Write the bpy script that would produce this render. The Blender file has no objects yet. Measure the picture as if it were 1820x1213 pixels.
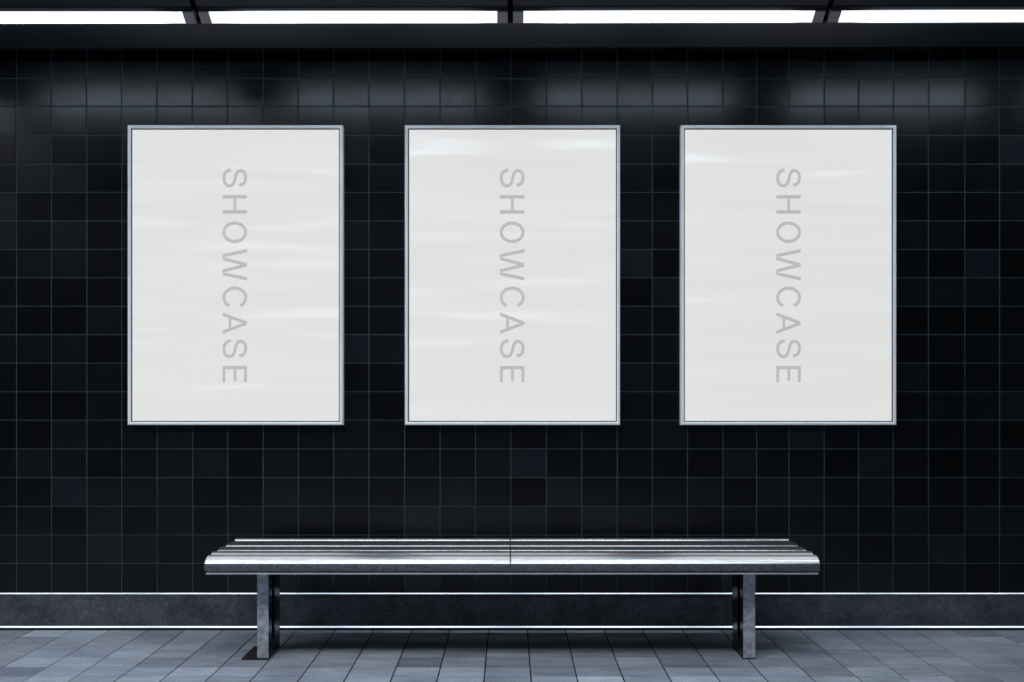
import bpy, math, random
from mathutils import Vector
random.seed(11)
C = bpy.context.scene.collection
F = 1875.0            # focal length in pixels of the 1820 px wide frame
CX, HY, CAMZ = 906.0, 703.0, 1.1
WALL = 5.0
def X(px, d): return (px - CX) * d / F
def Z(py, d): return CAMZ - (py - HY) * d / F

# ------------------------------------------------------------ mesh helpers
class MB:
    def __init__(s): s.v = []; s.f = []; s.m = []; s.t = []
    def face(s, pts, mi=0, tone=0.5):
        n = len(s.v); s.v += [tuple(p) for p in pts]
        s.f.append(tuple(range(n, n + len(pts)))); s.m.append(mi); s.t.append(tone)
    def prism(s, prof, x0, x1, mi=0, cap=True, shear=0.0):
        """closed (y,z) profile swept along x"""
        n = len(s.v); k = len(prof)
        for x in (x0, x1): s.v += [(x, y, z + shear * x) for y, z in prof]
        area = sum(prof[i][0]*prof[(i+1) % k][1] - prof[(i+1) % k][0]*prof[i][1] for i in range(k))
        for i in range(k):
            j = (i + 1) % k
            q = (n+i, n+j, n+k+j, n+k+i)
            s.f.append(q if area < 0 else q[::-1]); s.m.append(mi); s.t.append(.5)
        if cap:
            a = tuple(range(n, n+k)); b = tuple(range(n+k, n+2*k))
            s.f.append(a[::-1] if area < 0 else a); s.f.append(b if area < 0 else b[::-1])
            s.m += [mi, mi]; s.t += [.5, .5]
    def box(s, a, b, mi=0):
        x0, y0, z0 = a; x1, y1, z1 = b
        s.prism([(y0, z0), (y1, z0), (y1, z1), (y0, z1)], x0, x1, mi)
    def build(s, name, mats, parent=None, smooth=None, bevel=0.0, seg=2, merge=False, attr=False):
        me = bpy.data.meshes.new(name); me.from_pydata(s.v, [], s.f)
        if not isinstance(mats, (list, tuple)): mats = [mats]
        for m in mats: me.materials.append(m)
        for p, mi in zip(me.polygons, s.m): p.material_index = mi
        if attr:
            at = me.attributes.new('tone', 'FLOAT', 'FACE')
            for i, t in enumerate(s.t): at.data[i].value = t
        me.update()
        o = bpy.data.objects.new(name, me); C.objects.link(o)
        if parent: o.parent = parent
        if merge:
            import bmesh
            bm = bmesh.new(); bm.from_mesh(me); bmesh.ops.remove_doubles(bm, verts=bm.verts, dist=1e-5)
            bmesh.ops.recalc_face_normals(bm, faces=bm.faces); bm.to_mesh(me); bm.free()
        if smooth is not None:
            for p in me.polygons: p.use_smooth = True
            me.set_sharp_from_angle(angle=math.radians(smooth))
        if bevel:
            b = o.modifiers.new('bevel', 'BEVEL'); b.width = bevel; b.segments = seg
            b.limit_method = 'ANGLE'; b.angle_limit = math.radians(35)
        return o
def empty(name, loc, label, cat, group=None):
    o = bpy.data.objects.new(name, None); C.objects.link(o); o.location = loc
    o.empty_display_size = .1; tag(o, label, cat, group); return o
def tag(o, label, cat, group=None):
    o['label'] = label; o['category'] = cat
    if group: o['group'] = group
def copy_tree(o, parent=None):
    c = o.copy(); C.objects.link(c)
    if parent is not None:
        c.parent = parent; c.matrix_parent_inverse = o.matrix_parent_inverse.copy()
    for ch in [q for q in bpy.data.objects if q.parent is o]: copy_tree(ch, c)
    return c
def structure(o): o['kind'] = 'structure'; return o

# ------------------------------------------------------------ materials
def mat(name, col, rough=.5, metal=0., spec=.5):
    m = bpy.data.materials.new(name); m.use_nodes = True
    b = m.node_tree.nodes['Principled BSDF']
    b.inputs['Base Color'].default_value = (*col, 1); b.inputs['Roughness'].default_value = rough
    b.inputs['Metallic'].default_value = metal; b.inputs['Specular IOR Level'].default_value = spec
    return m, m.node_tree, b
def N(nt, kind, **kw):
    n = nt.nodes.new(kind)
    for k, v in kw.items():
        if k in n.inputs: n.inputs[k].default_value = v
        else: setattr(n, k, v)
    return n
def noise(nt, scale, detail=4, stretch=(1, 1, 1), rough=.55):
    tc = N(nt, 'ShaderNodeTexCoord'); mp = N(nt, 'ShaderNodeMapping')
    mp.inputs['Scale'].default_value = stretch
    nt.links.new(tc.outputs['Object'], mp.inputs['Vector'])
    n = N(nt, 'ShaderNodeTexNoise'); n.inputs['Scale'].default_value = scale
    n.inputs['Detail'].default_value = detail; n.inputs['Roughness'].default_value = rough
    nt.links.new(mp.outputs[0], n.inputs['Vector']); return n.outputs['Fac']
def ramp(nt, fac, stops):
    r = N(nt, 'ShaderNodeValToRGB'); e = r.color_ramp.elements
    e[0].position, e[0].color = stops[0][0], (*stops[0][1], 1)
    e[1].position, e[1].color = stops[-1][0], (*stops[-1][1], 1)
    for p, c in stops[1:-1]:
        q = e.new(p); q.color = (*c, 1)
    nt.links.new(fac, r.inputs['Fac']); return r.outputs['Color']
def maprange(nt, fac, a, b, c, d):
    n = N(nt, 'ShaderNodeMapRange')
    for i, v in zip(('From Min', 'From Max', 'To Min', 'To Max'), (a, b, c, d)): n.inputs[i].default_value = v
    nt.links.new(fac, n.inputs['Value']); return n.outputs['Result']
def bump(nt, b, fac, strength, dist=.01):
    n = N(nt, 'ShaderNodeBump'); n.inputs['Strength'].default_value = strength
    n.inputs['Distance'].default_value = dist
    nt.links.new(fac, n.inputs['Height']); nt.links.new(n.outputs[0], b.inputs['Normal'])
def mul(nt, c, f):
    n = N(nt, 'ShaderNodeMix'); n.data_type = 'RGBA'; n.blend_type = 'MULTIPLY'; n.inputs[0].default_value = 1
    nt.links.new(c, n.inputs[6]); nt.links.new(f, n.inputs[7]); return n.outputs[2]

# wall tiles
M_tile, nt, b = mat('glazed_dark_tile', (.01, .01, .01), .36)
at = N(nt, 'ShaderNodeAttribute'); at.attribute_name = 'tone'
base = ramp(nt, at.outputs['Fac'], [(0, (.0004, .0006, .0011)), (.5, (.0019, .0028, .0042)), (1, (.0085, .0112, .0160))])
mott = ramp(nt, noise(nt, 9, 5), [(.3, (.85, .86, .88)), (.7, (1.15, 1.14, 1.12))])
nt.links.new(mul(nt, base, mott), b.inputs['Base Color'])
nt.links.new(maprange(nt, noise(nt, 5, 3), .3, .7, .27, .30), b.inputs['Roughness'])
nt.links.new(maprange(nt, at.outputs['Fac'], 0, 1, .30, .42), b.inputs['Specular IOR Level'])
bump(nt, b, noise(nt, 260, 3), .10, .001)
M_grout, nt, b = mat('grey_grout', (.046, .070, .082), .9, 0, .1)
# floor
M_floor, nt, b = mat('slate_floor_tile', (.06, .06, .07), .42)
at = N(nt, 'ShaderNodeAttribute'); at.attribute_name = 'tone'
base = ramp(nt, at.outputs['Fac'], [(0, (.17, .188, .220)), (.5, (.265, .288, .330)), (1, (.39, .418, .465))])
m1 = ramp(nt, noise(nt, 5, 8, (1, 3.2, 1), .7), [(.28, (.62, .64, .68)), (.72, (1.35, 1.33, 1.3))])
m2 = ramp(nt, noise(nt, 150, 3, (1, 1.6, 1)), [(.35, (.62, .62, .64)), (.65, (1.4, 1.4, 1.38))])
nt.links.new(mul(nt, mul(nt, base, m1), m2), b.inputs['Base Color'])
nt.links.new(maprange(nt, noise(nt, 11, 6, (1, 2.5, 1)), .3, .7, .34, .55), b.inputs['Roughness'])
bump(nt, b, noise(nt, 90, 5), .22, .002)
M_fjoint, nt, b = mat('dark_floor_joint', (.012, .014, .018), .8, 0, .2)
# skirting
M_stone, nt, b = mat('mottled_skirting_stone', (.04, .04, .05), .5)
c1 = ramp(nt, noise(nt, 7, 9, (1, 1, 1), .72), [(.3, (.020, .022, .030)), (.7, (.125, .134, .160))])
c2 = ramp(nt, noise(nt, 230, 3), [(.38, (.45, .45, .47)), (.6, (1.35, 1.35, 1.35)), (.72, (3, 3, 3))])
nt.links.new(mul(nt, c1, c2), b.inputs['Base Color']); bump(nt, b, noise(nt, 200, 3), .15, .001)
M_trim, nt, b = mat('polished_steel_trim', (.86, .87, .90), .28, .85)
M_dark, nt, b = mat('black_recess', (.004, .004, .006), .8, 0, .1)
M_ceil, nt, b = mat('dark_painted_soffit', (.030, .036, .050), .6, 0, .3)
nt.links.new(ramp(nt, noise(nt, 60, 4), [(.3, (.011, .014, .020)), (.7, (.017, .021, .030))]), b.inputs['Base Color'])
M_house, nt, b = mat('grey_lamp_housing', (.016, .015, .0165), .8, 0, .02)
M_cap, nt, b = mat('grey_lamp_end_cap', (.30, .275, .29), .6, 0, .2)
def emit(name, col, strength):
    m, nt, b = mat(name, (.8, .8, .8), .4)
    b.inputs['Emission Color'].default_value = (*col, 1); b.inputs['Emission Strength'].default_value = strength
    return m
M_lamp = emit('lit_diffuser', (.70, .85, 1), 20)
nt = M_lamp.node_tree; b = nt.nodes['Principled BSDF']          # the tube inside stops short of the diffuser's ends
tc = N(nt, 'ShaderNodeTexCoord'); sx = N(nt, 'ShaderNodeSeparateXYZ'); nt.links.new(tc.outputs['Object'], sx.inputs[0])
ab = N(nt, 'ShaderNodeMath', operation='ABSOLUTE'); nt.links.new(sx.outputs[0], ab.inputs[0])
mr = N(nt, 'ShaderNodeMapRange'); mr.interpolation_type = 'SMOOTHSTEP'
for i_, v_ in zip(('From Min', 'From Max', 'To Min', 'To Max'), (.42, .56, 33, 2)): mr.inputs[i_].default_value = v_
nt.links.new(ab.outputs[0], mr.inputs['Value']); nt.links.new(mr.outputs['Result'], b.inputs['Emission Strength'])
M_lamp2 = emit('lit_ceiling_diffuser', (.85, .92, 1), 10.5)
# bench
M_nose, nt, b = mat('satin_steel_front', (.80, .80, .82), .35, 1)
M_fascia, nt, b = mat('grained_grey_fascia', (.11, .115, .13), .55, .5)
nt.links.new(ramp(nt, noise(nt, 120, 4), [(.35, (.07, .075, .088)), (.65, (.17, .178, .20))]), b.inputs['Base Color'])
bump(nt, b, noise(nt, 3, 2, (.1, 3, 3)), .012, .003)
M_steel, nt, b = mat('brushed_steel', (.70, .70, .73), .24, 1)
nt.links.new(maprange(nt, noise(nt, 20, 3, (.05, 3, 3)), .3, .7, .25, .32), b.inputs['Roughness'])
nt.links.new(ramp(nt, noise(nt, 3, 4, (.3, 14, 14)), [(.3, (.55, .55, .58)), (.7, (.80, .80, .83))]), b.inputs['Base Color'])
bump(nt, b, noise(nt, 4, 2, (.1, 3, 3)), .03, .003)
M_leg_shade, nt, b = mat('black_leg_side_shade', (.004, .004, .006), .3, 0, .3)  # shade under the seat, painted black onto the leg sides and slot
M_leg, nt, b = mat('galvanised_leg', (.20, .215, .24), .5, .3)
nt.links.new(ramp(nt, noise(nt, 45, 7), [(.3, (.24, .255, .29)), (.7, (.55, .58, .63))]), b.inputs['Base Color'])
M_under, nt, b = mat('dark_bench_underframe', (.02, .02, .024), .6, .4)
# posters
M_frame, nt, b = mat('satin_aluminium_frame', (.98, .96, .94), .34, 0)
M_gask, nt, b = mat('dark_gasket', (.02, .02, .022), .6)
def sheet_mat(name, seed, gain):
    m, nt, b = mat(name, (.13, .13, .13), .3)
    b.inputs['Emission Color'].default_value = (1, .99, .975, 1); b.inputs['Emission Strength'].default_value = gain
    b.inputs['Coat Weight'].default_value = .35; b.inputs['Coat Roughness'].default_value = .32
    tc = N(nt, 'ShaderNodeTexCoord'); mp = N(nt, 'ShaderNodeMapping')
    mp.inputs['Location'].default_value = (seed, seed * 1.7, seed * .6)
    mp.inputs['Scale'].default_value = (.5, 1, 4.2)
    nt.links.new(tc.outputs['Object'], mp.inputs['Vector'])
    n = N(nt, 'ShaderNodeTexNoise'); n.inputs['Scale'].default_value = 1.5
    n.inputs['Detail'].default_value = 1.2; n.inputs['Distortion'].default_value = .35
    nt.links.new(mp.outputs[0], n.inputs['Vector'])
    bump(nt, b, n.outputs['Fac'], .9, .06)
    return m
M_sheets = [sheet_mat('backlit_sheet_a', 2.3, .70), sheet_mat('backlit_sheet_b', 7.1, .70), sheet_mat('backlit_sheet_c', 12.9, .70)]
M_ink, nt, b = mat('grey_print', (.10, .10, .10), .4)
b.inputs['Emission Color'].default_value = (1, 1, 1, 1); b.inputs['Emission Strength'].default_value = .44

# ------------------------------------------------------------ wall
vx = [28.8, 91, 154, 216, 279, 342, 404.5, 467.5, 530, 592.8, 655.5, 719, 782, 845, 908, 971, 1034, 1097, 1159.5,
      1222, 1285, 1345, 1402.5, 1465, 1526, 1588, 1650.5, 1715, 1777]
vx = [28.8 - 62.6 * k for k in range(22, 0, -1)] + vx + [1777 + 62.6 * k for k in range(1, 23)]
hz = [88.5, 139.3, 189.3, 240.5, 291.5, 341.8, 392.3, 443.2, 493.6, 544.4, 595, 645.8, 696.5, 747.2, 798.3, 849.4, 900.6, 951.3, 1002]
hz = [88.5 - 50.8 * k for k in range(6, 0, -1)] + hz + [1056]
jx = [X(p, WALL) for p in vx]; jz = [Z(p, WALL) for p in hz]
w = MB(); g = .0021; be = .0016; T = .003
# darker / lighter tiles noticed in the photograph: keys are (x px, y px) of a point on the tile
spots = {(1745, 415): .03, (1800, 470): .05, (1800, 262): 1.0, (1745, 262): .25, (1680, 262): .3, (185, 315): .22, (120, 315): .85,
         (60, 315): .8, (60, 370): .12, (120, 370): .2, (185, 370): .1, (185, 415): .12, (120, 415): .75, (60, 415): .45, (185, 470): .08,
         (60, 470): .6, (120, 470): .6, (60, 520): .15, (120, 520): .05, (185, 520): .15, (185, 570): .6, (60, 570): .1, (120, 570): .05,
         (185, 620): .1, (120, 620): .6, (60, 620): .55, (1620, 570): .05, (1680, 570): .05, (1745, 570): .06, (1620, 520): .6,
         (1680, 520): .62, (1745, 520): .6, (1620, 370): .3, (1680, 370): .3, (1745, 370): .3, (1680, 415): .55, (1620, 415): .6,
         (690, 370): .2, (690, 415): .5, (630, 370): .4, (690, 520): .3, (660, 570): .5, (1130, 370): .3, (1180, 370): .35}
def lookup(cx, cy):
    for (a, b_), t in spots.items():
        if abs(a - cx) < 32 and abs(b_ - cy) < 26: return t
for i in range(len(jx) - 1):
    for j in range(len(jz) - 1):
        x0, x1, z1, z0 = jx[i] + g, jx[i+1] - g, jz[j] - g, jz[j+1] + g
        t = min(1, max(0, random.gauss(.45, .2)))
        s = lookup((vx[i] + vx[i+1]) / 2, (hz[j] + hz[j+1]) / 2)
        if s is not None: t = s
        yw = WALL + T; yf = WALL
        o = [(x0, yw, z0), (x1, yw, z0), (x1, yw, z1), (x0, yw, z1)]
        tx, tz = random.uniform(-.00012, .00012), random.uniform(-.00012, .00012)
        q = [(x0+be, yf-tx-tz, z0+be), (x1-be, yf+tx-tz, z0+be), (x1-be, yf+tx+tz, z1-be), (x0+be, yf-tx+tz, z1-be)]
        w.face(q, 0, t)
        for k in range(4): w.face([o[k], o[(k+1) % 4], q[(k+1) % 4], q[k]], 0, t)
xa, xb = jx[0], jx[-1]
w.face([(xa, WALL+.0022, jz[-1]-.4), (xb, WALL+.0022, jz[-1]-.4), (xb, WALL+.0022, jz[0]), (xa, WALL+.0022, jz[0])], 1)
w.box((xa, WALL+.0023, -.05), (xb, WALL+.2, jz[0]), 1)
structure(w.build('wall_back', [M_tile, M_grout], attr=True))

# ------------------------------------------------------------ floor
fb = [40, 121.3, 203, 284.2, 364.5, 444, 529, 611, 693.6, 776.2, 860.2, 944.2, 1027, 1110.2, 1193.3, 1279.7, 1365, 1449, 1532.9, 1615.4, 1700, 1782.4]
fb = [40 - 82.9*k for k in range(18, 0, -1)] + fb + [1782.4 + 82.9*k for k in range(1, 19)]
d1212 = CAMZ * F / 509.0
fx = [X(p, d1212) for p in fb]
fy = [4.938, 4.80, 4.682, 4.56, 4.426, 4.266, 4.129]
while fy[-1] > -1.5: fy.append(fy[-1] - .142)
fl = MB(); g = .0018; be = .0016; T = .0028
for i in range(len(fx) - 1):
    run = .5
    for j in range(len(fy) - 1):
        run = min(1, max(0, random.gauss(.5, .21)))
        gy = .0008
        x0, x1, y1, y0 = fx[i] + g, fx[i+1] - g, fy[j] - gy, fy[j+1] + gy
        o = [(x0, y0, -T), (x1, y0, -T), (x1, y1, -T), (x0, y1, -T)]
        by = .0008
        q = [(x0+be, y0+by, 0), (x1-be, y0+by, 0), (x1-be, y1-by, 0), (x0+be, y1-by, 0)]
        fl.face(q, 0, run)
        for k in range(4): fl.face([o[k], o[(k+1) % 4], q[(k+1) % 4], q[k]], 0, run)
fl.box((fx[0], fy[-1], -.12), (fx[-1], WALL, -T+.0006), 1)
structure(fl.build('floor', [M_floor, M_fjoint], attr=True))
s = MB(); s.box((fx[0], 4.938, -.002), (fx[-1], 4.984, .0012)); structure(s.build('trim_3', M_dark))

# ------------------------------------------------------------ skirting
s = MB(); s.box((xa, 4.988, .008), (xb, 5.0, .158)); structure(s.build('baseboard_back', M_stone))
s = MB(); s.prism([(4.985, .157), (5.001, .157), (5.001, .1650), (4.9895, .1650), (4.985, .1605)], xa, xb)
structure(s.build('trim_1', M_trim))
s = MB(); s.prism([(4.979, 0), (4.999, 0), (4.999, .0090), (4.986, .0090), (4.979, .0020)], xa, xb)
structure(s.build('trim_2', M_trim))

# ------------------------------------------------------------ ceiling bulkhead and lamps
SH = .0017                                     # the lamp run climbs slightly towards the right
gaps = [X(353.7, 4.42), X(907, 4.42), X(1466, 4.42)]
P = 1.3086
edges = [gaps[0] - 2*P, gaps[0] - P] + gaps + [gaps[2] + P, gaps[2] + 2*P]
GH = .0108
xl, xr = -6.2, 6.2
s = MB()
cuts = [xl] + edges + [xr]
for a, b_ in zip(cuts[:-1], cuts[1:]):
    s.prism([(4.3470, 2.7046), (4.3470, 2.7447), (3.10, 3.375), (3.085, 3.345)], a + GH, b_ - GH, shear=SH)     # sloping panels
s.prism([(4.4457, 2.6696), (4.786, 2.6775), (4.786, 3.36), (4.466, 3.36), (4.466, 2.7035), (4.4457, 2.7035)], xl, xr, shear=SH)
for a in edges: s.prism([(4.4257, 2.6727), (4.4452, 2.6727), (4.4452, 2.7447), (4.4257, 2.7447)], a - GH + .0005, a + GH - .0005, 1, shear=SH)              # soffit and its rear face
s.box((xl, fy[-1], 3.34), (xr, 3.10, 3.40)); s.box((xl, 4.5, 3.36), (xr, 5.2, 3.42))
s.prism([(4.4663, 2.7447), (4.466, 3.4), (3.0, 3.4), (3.10, 3.36), (4.3470, 2.7858)], xl, xr, 1, shear=SH)     # dark backing seen in the slots
structure(s.build('ceiling', [M_ceil, M_dark]))

EC = .044
def lamp(x0, x1, label):
    xm = (x0 + x1) / 2
    e = empty('strip_light', (xm, 4.40, 2.70 + SH * xm), label, 'light', 'strip lights in the row above the posters')
    def add(mb, name, m, **k):
        for i, v in enumerate(mb.v): mb.v[i] = (v[0] - xm, v[1] - 4.40, v[2] - 2.70 - SH * xm)
        return mb.build(name, m, e, **k)
    a, b_ = x0 + GH, x1 - GH
    h = MB()
    h.prism([(4.3480, 2.7023), (4.3717, 2.6933), (4.3717, 2.7035), (4.4442, 2.7118), (4.4442, 2.7395), (4.3470, 2.7395)], a, b_, shear=SH)
    add(h, 'housing', M_house)
    for p, q in ((a, a + EC), (b_ - EC, b_)):
        h = MB(); h.prism([(4.3712, 2.6881), (4.4205, 2.6602), (4.4442, 2.6717), (4.4442, 2.7159), (4.3712, 2.7159)], p, q, shear=SH)
        add(h, 'end_cap', M_cap)
    d = MB(); d.prism([(4.3722, 2.6879), (4.4200, 2.6609), (4.4293, 2.6696), (4.4426, 2.6830), (4.4426, 2.6984), (4.3722, 2.6984)], a + EC, b_ - EC, shear=SH)
    add(d, 'diffuser', M_lamp)
names = ['white strip light beyond the left edge of the frame, left end of the row',
         'white strip light cut off by the left edge, above the leftmost tiles',
         'white strip light left of centre, above the left and middle posters',
         'white strip light right of centre, above the middle and right posters',
         'white strip light cut off by the right edge, above the rightmost tiles',
         'white strip light beyond the right edge of the frame, right end of the row']
for k in range(6): lamp(edges[k], edges[k+1], names[k])

# wide lamps on the flat ceiling over the platform (they light the floor in front of the bench)
def batten(x, y, label):
    e = empty('ceiling_light', (x, y, 3.34), label, 'light', 'wide lights on the flat ceiling over the platform')
    h = MB(); h.prism([(-.62, 0), (.62, 0), (.59, -.05), (-.59, -.05)], -.72, .72); h.build('housing', M_house, e)
    h = MB(); h.box((-.72, .625, -.52), (.72, .645, 0)); h.build('added_light_blocker', M_dark, e)  # unseen panel added to keep this lamp's light off the upper wall
    d = MB(); d.box((-.69, -.60, -.056), (.69, .60, -.0505)); d.build('diffuser', M_lamp2, e)
for k, x in enumerate((-4.3, -2.6, -.9, .85)):
    batten(x, 2.42, ['wide ceiling light over the platform, farthest left of four', 'wide ceiling light over the platform, second from the left of four', 'wide ceiling light over the platform, third from the left of four',
                     'wide ceiling light over the platform, farthest right of four'][k])

# ------------------------------------------------------------ posters
PD = 4.955; K = F / PD
def catmull(pts, n=7):
    out = []; P_ = [pts[0]] + pts + [pts[-1]]
    for i in range(1, len(P_) - 2):
        p0, p1, p2, p3 = [Vector(q) for q in P_[i-1:i+3]]
        for k in range(n):
            t = k / n
            out.append(.5 * ((2*p1) + (p2-p0)*t + (2*p0-5*p1+4*p2-p3)*t*t + (3*p1-p0-3*p2+p3)*t**3))
    out.append(Vector(pts[-1])); return out
def ribbon(pts, wu, wv, closed=False):
    n = len(pts); L = []; R = []
    for i in range(n):
        if closed: tg = pts[(i+1) % n] - pts[i-1]
        else: tg = pts[min(i+1, n-1)] - pts[max(i-1, 0)]
        tg.normalize(); nm = Vector((-tg[1], tg[0])); wd = math.hypot(nm[0]*wu, nm[1]*wv) / 2
        L.append(pts[i] + nm*wd); R.append(pts[i] - nm*wd)
    r = range(n if closed else n-1)
    return [[L[i], L[(i+1) % n], R[(i+1) % n], R[i]] for i in r]
def rect(u0, v0, u1, v1): return [(u0, v0), (u1, v0), (u1, v1), (u0, v1)]
def letter(ch):
    if ch == 'H': return [rect(0, 0, 6.2, 43.2), rect(26.8, 0, 33, 43.2), rect(6.2, 19.6, 26.8, 24.3)]
    if ch == 'E': return [rect(0, 0, 5.9, 43.2), rect(5.9, 0, 29.1, 4.9), rect(5.9, 19.8, 26.4, 24.7), rect(5.9, 38.3, 28.4, 43.2)]
    if ch == 'A':
        return [[(0, 0), (6, 0), (21.8, 43.2), (15.9, 43.2)][:4], [(38.1, 0), (32.1, 0), (15.9, 43.2), (21.8, 43.2)],
                [(9, 11), (29.2, 11), (27.6, 15.6), (10.7, 15.6)]]
    if ch == 'W':
        def s_(a, b_): return [(a, 43.2), (a + 6.2, 43.2), (b_ + 5.4, 0), (b_, 0)]
        return [s_(0, 9.4), s_(25.3, 14.2)[:], s_(25.3, 36.4), s_(50.0, 41.2)]
    if ch == 'O':
        pts = [Vector((19.3 + 16.3*math.cos(t), 21.6 + 19.5*math.sin(t))) for t in [2*math.pi*k/56 for k in range(56)]]
        return ribbon(pts, 5.8, 4.9, True)
    if ch == 'C':
        ts = [math.radians(31 + (329-31)*k/46) for k in range(47)]
        pts = [Vector((19.7 + 16.9*math.cos(t), 21.6 + 19.5*math.sin(t))) for t in ts]
        return ribbon(pts, 5.8, 5.0)
    if ch == 'S':
        p = [(2.9, 14.9), (3.9, 9.6), (8.6, 4.3), (16.8, 2.3), (25.0, 3.9), (30.0, 8.3), (30.7, 13.5), (28.3, 18.3), (22.5, 21.2),
             (16.8, 22.6), (10.6, 24.3), (5.6, 27.2), (3.7, 31.6), (5.3, 36.7), (9.8, 40.0), (16.3, 41.0), (23.4, 39.7), (28.0, 35.8), (29.6, 29.6)]
        return ribbon(catmull([Vector(q) for q in p]), 5.6, 5.0)
word = [('S', 299.6), ('H', 347.0), ('O', 393.8), ('W', 442.8), ('C', 509.6), ('A', 555.8), ('S', 603.3), ('E', 651.0)]
def poster(x0, x1, sheet, label):
    y0, y1 = 222.3, 756.2
    xm = X((x0 + x1)/2, PD); zm = Z((y0 + y1)/2, PD)
    e = empty('poster_lightbox', (xm, WALL, Z(y1, PD)), label, 'poster', 'framed posters on the tiled wall')
    hw = (x1 - x0)/2/K; hh = (y1 - y0)/2/K; zc = hh      # local z centre above the base
    f = MB(); rw = .0150
    prof = [(0, .0), (0, -.0412), (.0042, -.0454), (.0048, -.0456), (.0105, -.0446), (.0125, -.0436), (rw, -.0405), (rw, -.030), (rw, 0)]
    cor = [(-1, -1), (1, -1), (1, 1), (-1, 1)]
    for k in range(4):
        a, b_ = cor[k], cor[(k+1) % 4]
        for i in range(len(prof) - 1):
            (p, y), (p2, y2) = prof[i], prof[i+1]
            f.face([(a[0]*(hw-p), y, zc + a[1]*(hh-p)), (b_[0]*(hw-p), y, zc + b_[1]*(hh-p)),
                    (b_[0]*(hw-p2), y2, zc + b_[1]*(hh-p2)), (a[0]*(hw-p2), y2, zc + a[1]*(hh-p2))])
    f.build('frame', M_frame, e, merge=True, smooth=25)
    gk = MB(); i0, i1 = rw, rw + .0044
    for k in range(4):
        a, b_ = cor[k], cor[(k+1) % 4]
        gk.face([(a[0]*(hw-i0), -.036, zc+a[1]*(hh-i0)), (b_[0]*(hw-i0), -.036, zc+b_[1]*(hh-i0)),
                 (b_[0]*(hw-i1), -.036, zc+b_[1]*(hh-i1)), (a[0]*(hw-i1), -.036, zc+a[1]*(hh-i1))])
        gk.face([(a[0]*(hw-i1), -.036, zc+a[1]*(hh-i1)), (b_[0]*(hw-i1), -.036, zc+b_[1]*(hh-i1)),
                 (b_[0]*(hw-i1), -.030, zc+b_[1]*(hh-i1)), (a[0]*(hw-i1), -.030, zc+a[1]*(hh-i1))])
    gk.build('gasket', M_gask, e, merge=True)
    p = MB(); p.box((-hw+rw, -.037 + .002, zc-hh+rw), (hw-rw, -.006, zc+hh-rw))
    p.build('poster_sheet', sheet, e)
    t = MB(); d = PD + .009; u0 = X(395.6 + (x0 - 226.2), d) - xm; zb = Z(y1, PD)
    for ch, top in word:
        for poly in letter(ch):
            pts = [(u0 + q[1]*d/F, -.0356, Z(top + q[0], d) - zb) for q in poly]
            area = sum(pts[i][0]*pts[(i+1) % len(pts)][2] - pts[(i+1) % len(pts)][0]*pts[i][2] for i in range(len(pts)))
            t.face(pts if area > 0 else pts[::-1])
    t.build('lettering', M_ink, e)['label'] = 'grey capitals running downwards'
poster(226.2, 609.2, M_sheets[0], 'left white framed poster reading SHOWCASE, on the tiled wall above the left bench end')
poster(719.3, 1102.3, M_sheets[1], 'middle white framed poster reading SHOWCASE, on the tiled wall above the bench centre')
poster(1210.5, 1593.8, M_sheets[2], 'right white framed poster reading SHOWCASE, on the tiled wall above the right bench end')

# ------------------------------------------------------------ bench
bench = empty('bench', (0, 4.5, 0), 'long brushed steel bench with slatted seat and two legs on the platform floor', 'bench')
def bpart(mb, name, m, parent=None, **k):
    for i, v in enumerate(mb.v): mb.v[i] = (v[0], v[1] - 4.5, v[2])
    return mb.build(name, m, parent or bench, **k)
BL, BR, BM = -1.24, 1.26, .0025
nose = []
for k in range(13):                               # rounded front edge
    t = math.pi - (math.pi/2) * k / 12
    nose.append((4.347 + .067*math.cos(t), .407 + .0355*math.sin(t)))
nose += [(4.353, .4405), (4.356, .436), (4.356, .420), (4.350, .395), (4.350, .387), (4.294, .3825), (4.286, .3835), (4.2815, .387), (4.280, .393)]
def arc_slat(d0, d1, zt, ang, th=.022, r=.006):
    """crowned slat: top is an arc whose slope reaches `ang` degrees at the edges"""
    a = math.radians(ang); wd = d1 - d0; R = wd/2/math.sin(a); pts = []
    for k in range(15):
        t = -a + 2*a*k/14
        pts.append((d0 + wd/2 + R*math.sin(t), zt - R + R*math.cos(t)))
    ze = pts[0][1]
    f = [(d0 - .002, ze - th), (d0 - .004, ze - .010), (d0 - .003, ze - .004)]
    bk = [(d1 + .003, ze - .004), (d1 + .004, ze - .010), (d1 + .002, ze - th)]
    return f + pts + bk
slats = [('front_slat', nose), ('slat', arc_slat(4.369, 4.455, .4475, 24)), ('slat', arc_slat(4.474, 4.585, .4480, 13)),
         ('slat', arc_slat(4.606, 4.735, .4500, 11)), ('slat', arc_slat(4.757, 4.800, .4535, 26, .03))]
for nm, prof in slats:
    for a, b_ in ((BL, BM - .0012), (BM + .0012, BR)):
        s = MB(); s.prism(prof, a, b_)
        if nm == 'front_slat':                      # plain grey band below the polished nose
            for i, f in enumerate(s.f):
                if len(f) == 4 and max(s.v[k][2] for k in f) < .4165 and min(s.v[k][1] for k in f) < 4.2835: s.m[i] = 1
        bpart(s, nm, [M_nose, M_fascia] if nm == 'front_slat' else M_steel, merge=True, smooth=40, bevel=.002)
s = MB(); s.prism([(4.284, .3715), (4.345, .3715), (4.345, .378), (4.289, .378), (4.284, .3745)], BL + .006, BR - .006)
bpart(s, 'bottom_flange', M_trim)
s = MB(); s.box((BL + .03, 4.36, .385), (BR - .03, 4.80, .412)); bpart(s, 'seat_tray', M_under)

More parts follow.
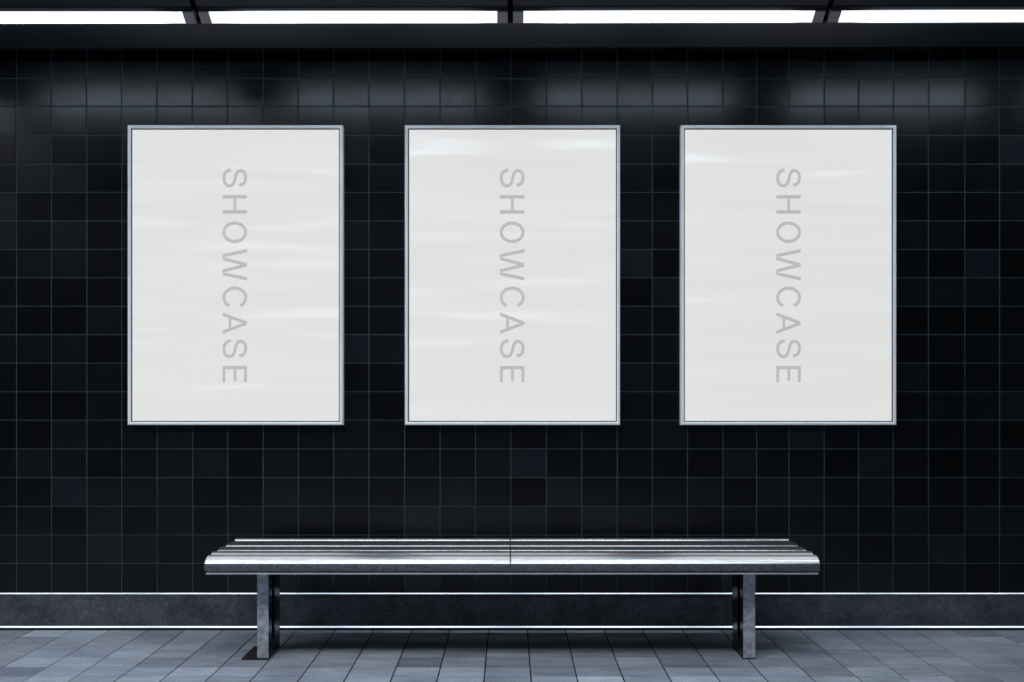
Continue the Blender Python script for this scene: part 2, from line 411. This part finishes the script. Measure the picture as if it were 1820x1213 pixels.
def leg_mesh(x0, x1, y0, y1, z0, z1):
    """upright plate leg with a long rounded slot running through it sideways"""
    m = MB(); n = 10; cy = y0 + .085; r = .028; za, zb = z0 + .085, z1 - .07
    slot = []
    for k in range(n + 1):
        t = math.pi + math.pi*k/n; slot.append((cy + r*math.cos(t), za + r*1.2*math.sin(t)))
    for k in range(n + 1):
        t = math.pi*k/n; slot.append((cy + r*.8*math.cos(t), zb + r*math.sin(t)))
    out = []
    for (y, z) in slot:                               # matching outer loop point on the rectangle, along a ray
        c = (cy, (za+zb)/2)
        if z <= za: q = (y0 if y < cy - r*.7 else (y1 if y > cy + r*.7 else y0 + (y - (cy - r*.7))/(1.4*r)*(y1-y0)), z0)
        else: q = (y0 if y < cy - r*.55 else (y1 if y > cy + r*.55 else y0 + (y - (cy - r*.55))/(1.1*r)*(y1-y0)), z1)
        out.append(q)
    k = len(slot)
    for x, flip in ((x0, 1), (x1, 0)):
        for i in range(k):
            j = (i+1) % k
            q = [(x, *out[i]), (x, *out[j]), (x, *slot[j]), (x, *slot[i])]
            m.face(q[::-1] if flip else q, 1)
    for i in range(k):
        j = (i+1) % k
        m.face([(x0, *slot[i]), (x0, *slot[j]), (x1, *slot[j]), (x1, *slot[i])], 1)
    m.face([(x0, y0, z0), (x1, y0, z0), (x1, y0, z1), (x0, y0, z1)]); m.face([(x1, y1, z0), (x0, y1, z0), (x0, y1, z1), (x1, y1, z1)])
    m.face([(x0, y0, z1), (x1, y0, z1), (x1, y1, z1), (x0, y1, z1)]); m.face([(x0, y0, z0), (x0, y1, z0), (x1, y1, z0), (x1, y0, z0)])
    return m
LD = 4.395
for (pa, pb, out_) in ((457, 477.3, -1), (1321, 1342.3, 1)):
    a, b_ = X(pa, LD), X(pb, LD)
    m = leg_mesh(a, b_, LD, 4.61, .005, .386)
    lg = bpart(m, 'leg', [M_leg, M_leg_shade], merge=True)
    s = MB()
    if out_ < 0: s.box((X(429, LD - .015), LD - .015, 0), (b_ + .001, 4.60, .005))
    else: s.box((a - .001, LD - .004, 0), (b_ + .001, 4.60, .005))
    bp = bpart(s, 'base_plate', M_under, lg)
    s = MB(); s.box((a - .004, 4.37, .384), (b_ + .004, 4.78, .392)); bpart(s, 'cross_bar', M_under)

# ------------------------------------------------------------ world, camera
wd = bpy.data.worlds.new('world'); bpy.context.scene.world = wd; wd.use_nodes = True
wd.node_tree.nodes['Background'].inputs[0].default_value = (.55, .68, .9, 1)
wd.node_tree.nodes['Background'].inputs[1].default_value = .05
cam = bpy.data.cameras.new('camera'); co = bpy.data.objects.new('camera', cam); C.objects.link(co)
co.location = (0, 0, CAMZ); co.rotation_euler = (math.radians(90), 0, 0)
cam.sensor_width = 36; cam.lens = 36 * F / 1820
cam.shift_x = (910 - CX) / 1820; cam.shift_y = (HY - 606.5) / 1820
cam.clip_start = .05
sc = bpy.context.scene; sc.camera = co
sc.view_settings.view_transform = 'Standard'; sc.view_settings.look = 'None'
sc.view_settings.exposure = 0; sc.view_settings.gamma = 1; sc.view_settings.use_curve_mapping = False
